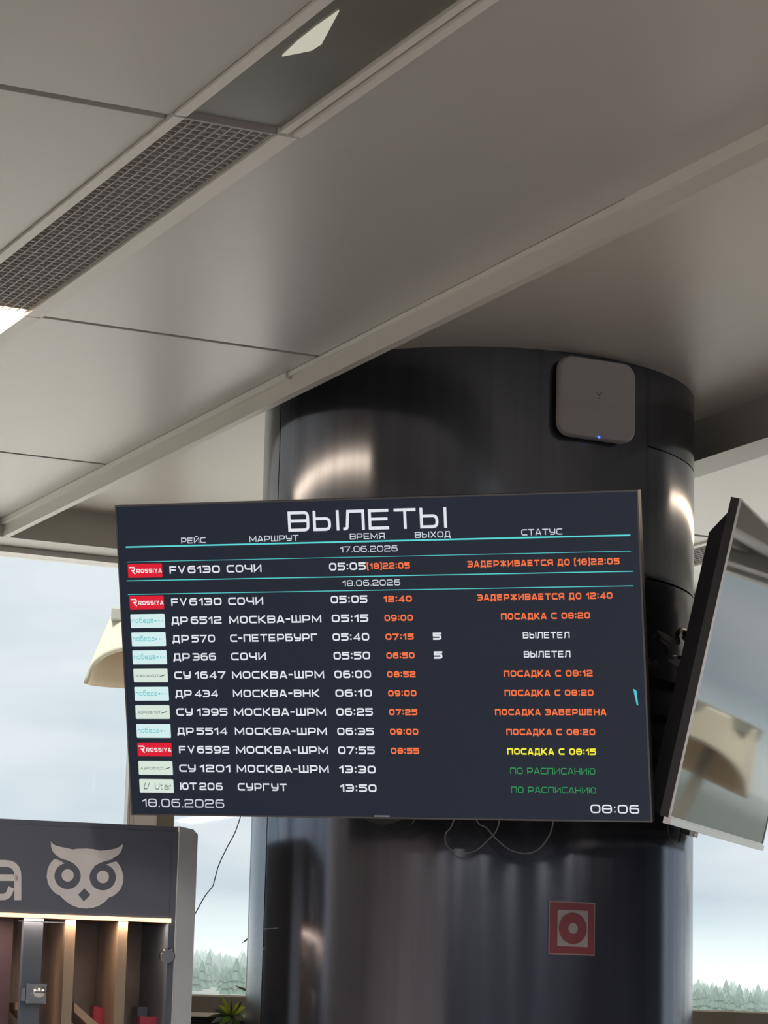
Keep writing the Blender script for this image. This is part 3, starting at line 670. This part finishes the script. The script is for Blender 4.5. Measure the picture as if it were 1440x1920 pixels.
layer('brow_gap', [(1225,305),(1180,322),(1110,370),(1040,395),(960,415),(890,440),(830,470),(790,500),(850,505),(930,475),(1000,455),(1060,432),(1120,420),(1150,425),(1210,400)], 2.2, m_kiosk)
layer('pupil', circ(425, 618, 86, 88), 3, m_letter); layer('pupil', circ(925, 640, 86, 90), 3, m_letter)
layer('beak', [(665, 800), (750, 893), (655, 988), (575, 892)], 2, m_kiosk)
# letter a
def la_(p): a, z = kp(p.x, p.y); return kf(a, -.0035, z)
bm = B(); ribbon(bm, [(-24, 1634), (-24, 1619, 12), (33, 1619, 24), (33, 1688)], False, 13, la_); ribbon(bm, [(33, 1646), (-32, 1646, 16), (-32, 1682, 16), (14, 1682, 10), (21, 1664)], False, 12, la_); FLAT.add(id(bm))
build('letter_a', bm, m_letter, kiosk, label='pale rounded lower-case letter a')
# goods inside
def pack(pts, d0, d1, m_, label, cat='package'):
    bm = B(); Pn = [kf(*(lambda q: (q[0], d0, max(q[1], zsh+.0005)))(kp(u, v, d0))) for u, v in pts]; poly(bm, Pn, 0, kd*(d1-d0)); bmesh.ops.recalc_face_normals(bm, faces=bm.faces)
    bmesh.ops.bevel(bm, geom=bm.edges[:], offset=.002, segments=2, affect='EDGES')
    return tag(build('package', bm, m_, None, True), label, cat, 'packages on the kiosk shelf')
pack([(176, 1886), (214, 1896), (214, 2030), (176, 2030)], .16, .22, m_red, 'crumpled red package on the kiosk shelf between the two wooden dividers')
pack([(262, 1906), (304, 1906), (304, 2030), (262, 2030)], .10, .18, m_red, 'red package at the lower right of the kiosk shelf, under the knob')
pack([(258, 1888), (310, 1888), (310, 2030), (258, 2030)], .22, .30, m_kiosk, 'dark box behind the red package at the right of the kiosk shelf')

# ------------------------------------------------------------------ plant beyond the kiosk
PB = hp(437, 1912, Vector((0, 7.9, 0)), nl); 
plant = empty('potted_plant', Vector((PB.x, PB.y, 0)), 'leafy green potted plant between the kiosk and the column', 'plant')
bm = B(); base = Vector((PB.x, PB.y, 0)); rr = [(.11, 0), (.15, .30), (.16, .32), (.145, .32), (.14, .30), (0.001, .29)]
rg = [[bm.verts.new(base+Vector((r*math.cos(k*math.tau/24), r*math.sin(k*math.tau/24), z))) for k in range(24)] for r, z in rr]
for a, b_ in zip(rg, rg[1:]):
    for k in range(24): bm.faces.new((a[k], a[(k+1) % 24], b_[(k+1) % 24], b_[k]))
bm.faces.new(rg[0]); build('pot', bm, mat('pot_clay', (.2, .12, .08, 1), .6), plant, True)
bm = B(); tube(bm, spline([base+Vector((0, 0, .29)), base+Vector((.01, 0, .9)), base+Vector((0, 0, PB.z+.005))], 5), .008, 8); build('stem', bm, m_leafd, plant, True)
def leaf(p, q, w, m_, sag=.02, nm='leaf', lab=None):
    p, q = Vector(p), Vector(q); d = q-p; s = d.cross(Vector((0, -1, .25))); s.normalize(); n = 8; bm = B(); prev = None
    for i in range(n+1):
        t = i/n; c = p+d*t+Vector((0, -.01*math.sin(t*3.1), -sag*(t*t))) + Vector((0, 0, sag*t)); ww = w*math.sin(math.pi*min(.97, t*.9+.08))
        fold = Vector((0, .25*ww, 0)); row = [bm.verts.new(c-s*ww+fold), bm.verts.new(c), bm.verts.new(c+s*ww+fold)]
        if prev:
            for k in (0, 1): bm.faces.new((prev[k], prev[k+1], row[k+1], row[k]))
        prev = row
    FLAT.add(id(bm)); build(nm, bm, m_, plant, True, label=lab)
def lp(u, v, dy=0): return hp(u, v, Vector((0, 7.9+dy, 0)), nl)
cr = lp(434, 1904)
m_lv = mat('bright_leaf', (.48, .60, .08, 1), .4)
for (u, v, w, m_, sg_) in ((416, 1868, .006, m_lv, .0), (423, 1889, .006, m_lv, .01), (459, 1888, .008, m_lv, .01), (401, 1893, .007, m_leafd, .005), (455, 1877, .005, m_leafd, .0), (434, 1872, .003, m_leafd, 0), (404, 1910, .007, m_leafd, .01), (462, 1900, .008, m_leaf, .01), (408, 1926, .010, m_leaf, .01), (425, 1932, .010, m_leafd, .01), (450, 1930, .011, m_leaf, .01), (462, 1915, .010, m_leafd, .01), (415, 1918, .008, m_leaf, .0), (448, 1880, .005, m_lv, .005), (410, 1884, .005, m_lv, .005), (432, 1940, .011, m_lv, .01), (396, 1918, .008, m_leafd, .01), (464, 1890, .006, m_leafd, 0), (443, 1922, .01, m_leafd, .0), (390, 1905, .006, m_leafd, .0)):
    leaf(cr, lp(u, v, random.uniform(-.06, .06)), w, m_, sg_)
leaf(lp(474, 1862, .1), lp(441, 1848, .1), .0035, m_leafd, 0); leaf(lp(474, 1850, .1), lp(458, 1857, .1), .003, m_leafd, 0); leaf(lp(478, 1752, .1), lp(453, 1769, .1), .003, m_leafd, 0)
for k in range(14):
    a = random.uniform(0, math.tau); b0 = base+Vector((0, 0, random.uniform(.7, 1.5))); leaf(b0, b0+Vector((math.cos(a)*.12, math.sin(a)*.12, .08)), .011, random.choice([m_leaf, m_leafd]), .03)
bm = B(); tube(bm, spline([base+Vector((.006, .02, .29)), lp(470, 1900, .1)*.5+base*.5+Vector((.02, 0, .2)), lp(478, 1850, .1), lp(480, 1752, .1)], 5), .003, 6); build('stem', bm, m_leafd, plant, True)

# ------------------------------------------------------------------ cream hood outside the window
m_cream = mat('cream_shell', (.47, .43, .34, 1), .6); m_tan = mat('tan_lining', (.72, .58, .42, 1), .7)
def hood(D, label, shift=Vector((0, 0, 0))):
    P = Vector((0, D, 0))
    Lb = hp(157, 1281, P, nl); ap_ = hp(212, 1147, P, nl)
    cx = hp(281, 1220, P, nl).x; zb = Lb.z; zt = ap_.z; R0 = cx-Lb.x; R1 = cx-ap_.x; cx += shift.x; D += shift.y; zb += shift.z; zt += shift.z
    e = empty('canopy_hood', Vector((cx, D, -5)), label, 'canopy')
    def surf(th, t, ro=0):   # t 0 base .. 1 top
        r = R0+(R1-R0)*(t**1.12) + ro
        return Vector((cx+math.sin(th)*r, D-math.cos(th)*r*.55, zb+(zt-zb)*t))
    n, mth = 48, 10
    bm = B(); G = []
    for i in range(n+1):
        th = -math.pi/2+math.pi*i/n; t0 = .46*max(0, math.cos(th))**.55
        G.append([bm.verts.new(surf(th, t0+(1-t0)*j/mth)) for j in range(mth+1)])
    for i in range(n):
        for j in range(mth): bm.faces.new((G[i][j], G[i+1][j], G[i+1][j+1], G[i][j+1]))
    o = build('front_shell', bm, m_cream, e, True)
    md = o.modifiers.new('thick', 'SOLIDIFY'); md.thickness = .02
    bm = B(); G = []
    for i in range(n+1):
        th = math.pi/2+math.pi*i/n
        G.append([bm.verts.new(surf(th, j/mth)) for j in range(mth+1)])
    for i in range(n):
        for j in range(mth): bm.faces.new((G[i][j], G[i+1][j], G[i+1][j+1], G[i][j+1]))
    o = build('lining', bm, m_tan, e, True, label='tan inner side')
    md = o.modifiers.new('thick', 'SOLIDIFY'); md.thickness = .02
    bm = B(); tube(bm, [Vector((cx, D, -5)), Vector((cx, D, zt-.02))], .035, 12); build('mast', bm, m_taupe, e, True)
    bm = B(); bw = R1; hexa(bm, [Vector((cx+a*bw*1.0, D+b_*bw*.5, zt-z)) for z in (.06*1, -.01) for a, b_ in ((-1, -1), (1, -1), (1, 1), (-1, 1))], .01); build('cap', bm, mat('cap_grey', (.25, .25, .22, 1), .5), e)
    return e
hood(13.0, 'cream curved hood outside the window, left of the departures board')

hood(13.0, 'cream curved hood outside the window, mirrored in the right television', Vector((5.95, .4, -.98)))
# ------------------------------------------------------------------ outdoors
bm = B(); g = []
def gh(d, x): 
    t = max(0, min(1, (d-420)/1050)); return -5.2 + (t*t*(3-2*t))*(34-max(-9, min(9, x*.045))+1.5*math.sin(x*.021))
ds = [-400, -60, -10, 40, 100, 200, 300, 420]+[420+k*50 for k in range(1, 30)]
xs = [-1400+k*40 for k in range(0, 71)]
for d in ds: g.append([bm.verts.new(Vector((x, d, gh(d, x)))) for x in xs])
for i in range(len(ds)-1):
    for j in range(len(xs)-1): bm.faces.new((g[i][j], g[i][j+1], g[i+1][j+1], g[i+1][j]))
gr = build('ground', bm, [mat('apron_concrete', (.62, .60, .57, 1), .8), mat('grass_hill', (.13, .145, .135, 1), .9)], kind='structure'); gr['label'] = 'pale apron and grassy slope outside'
for p in gr.data.polygons: p.material_index = 0 if p.center.y < 200 else 1
bm = B(); rnd = random.Random(9)
def conifer(x, y, z, h):
    r0 = h*.3; n = 6
    for k in range(3):
        zb = z+h*(.1+.27*k); zt = z+h*(.55+.225*k); r = r0*(1-.28*k)
        c = [bm.verts.new((x+r*math.cos(a*math.tau/n+k), y+r*math.sin(a*math.tau/n+k), zb)) for a in range(n)]; tp = bm.verts.new((x, y, zt))
        for a in range(n): bm.faces.new((c[a], c[(a+1) % n], tp))
for _ in range(5200):
    y = rnd.uniform(960, 1500); x = rnd.uniform(-.20, .22)*y; conifer(x, y, gh(y, x)-1, rnd.uniform(6, 10)*(1.35 if rnd.random() < .06 else 1))
fo = build('forest', bm, mat('conifer_green', (.05, .085, .06, 1), .9), kind='stuff'); tag(fo, 'hazy blue-green conifer forest on the far slope seen through the windows', 'forest')
# low haze over the fields between here and the forest
hm = bpy.data.materials.new('haze'); hm.use_nodes = True; t = hm.node_tree; t.nodes.clear(); o_ = t.nodes.new('ShaderNodeOutputMaterial'); vs = t.nodes.new('ShaderNodeVolumeScatter')
vs.inputs['Color'].default_value = (.31, .365, .385, 1); vs.inputs['Density'].default_value = .0055; vs.inputs['Anisotropy'].default_value = 0; t.links.new(vs.outputs[0], o_.inputs['Volume'])
bm = B(); box(bm, -1300, 1300, 880, 1700, -8, 47); hz_ = build('haze', bm, hm, kind='stuff'); tag(hz_, 'pale haze lying over the distant forest', 'haze')

for o in bpy.data.objects:
    if '_l' in o: del o['_l']
SC.cycles.max_bounces = 10; SC.cycles.diffuse_bounces = 5; SC.cycles.glossy_bounces = 4; SC.cycles.transparent_max_bounces = 12; SC.cycles.volume_bounces = 1
SC.cycles.sample_clamp_indirect = 6; SC.cycles.caustics_reflective = False; SC.cycles.caustics_refractive = False
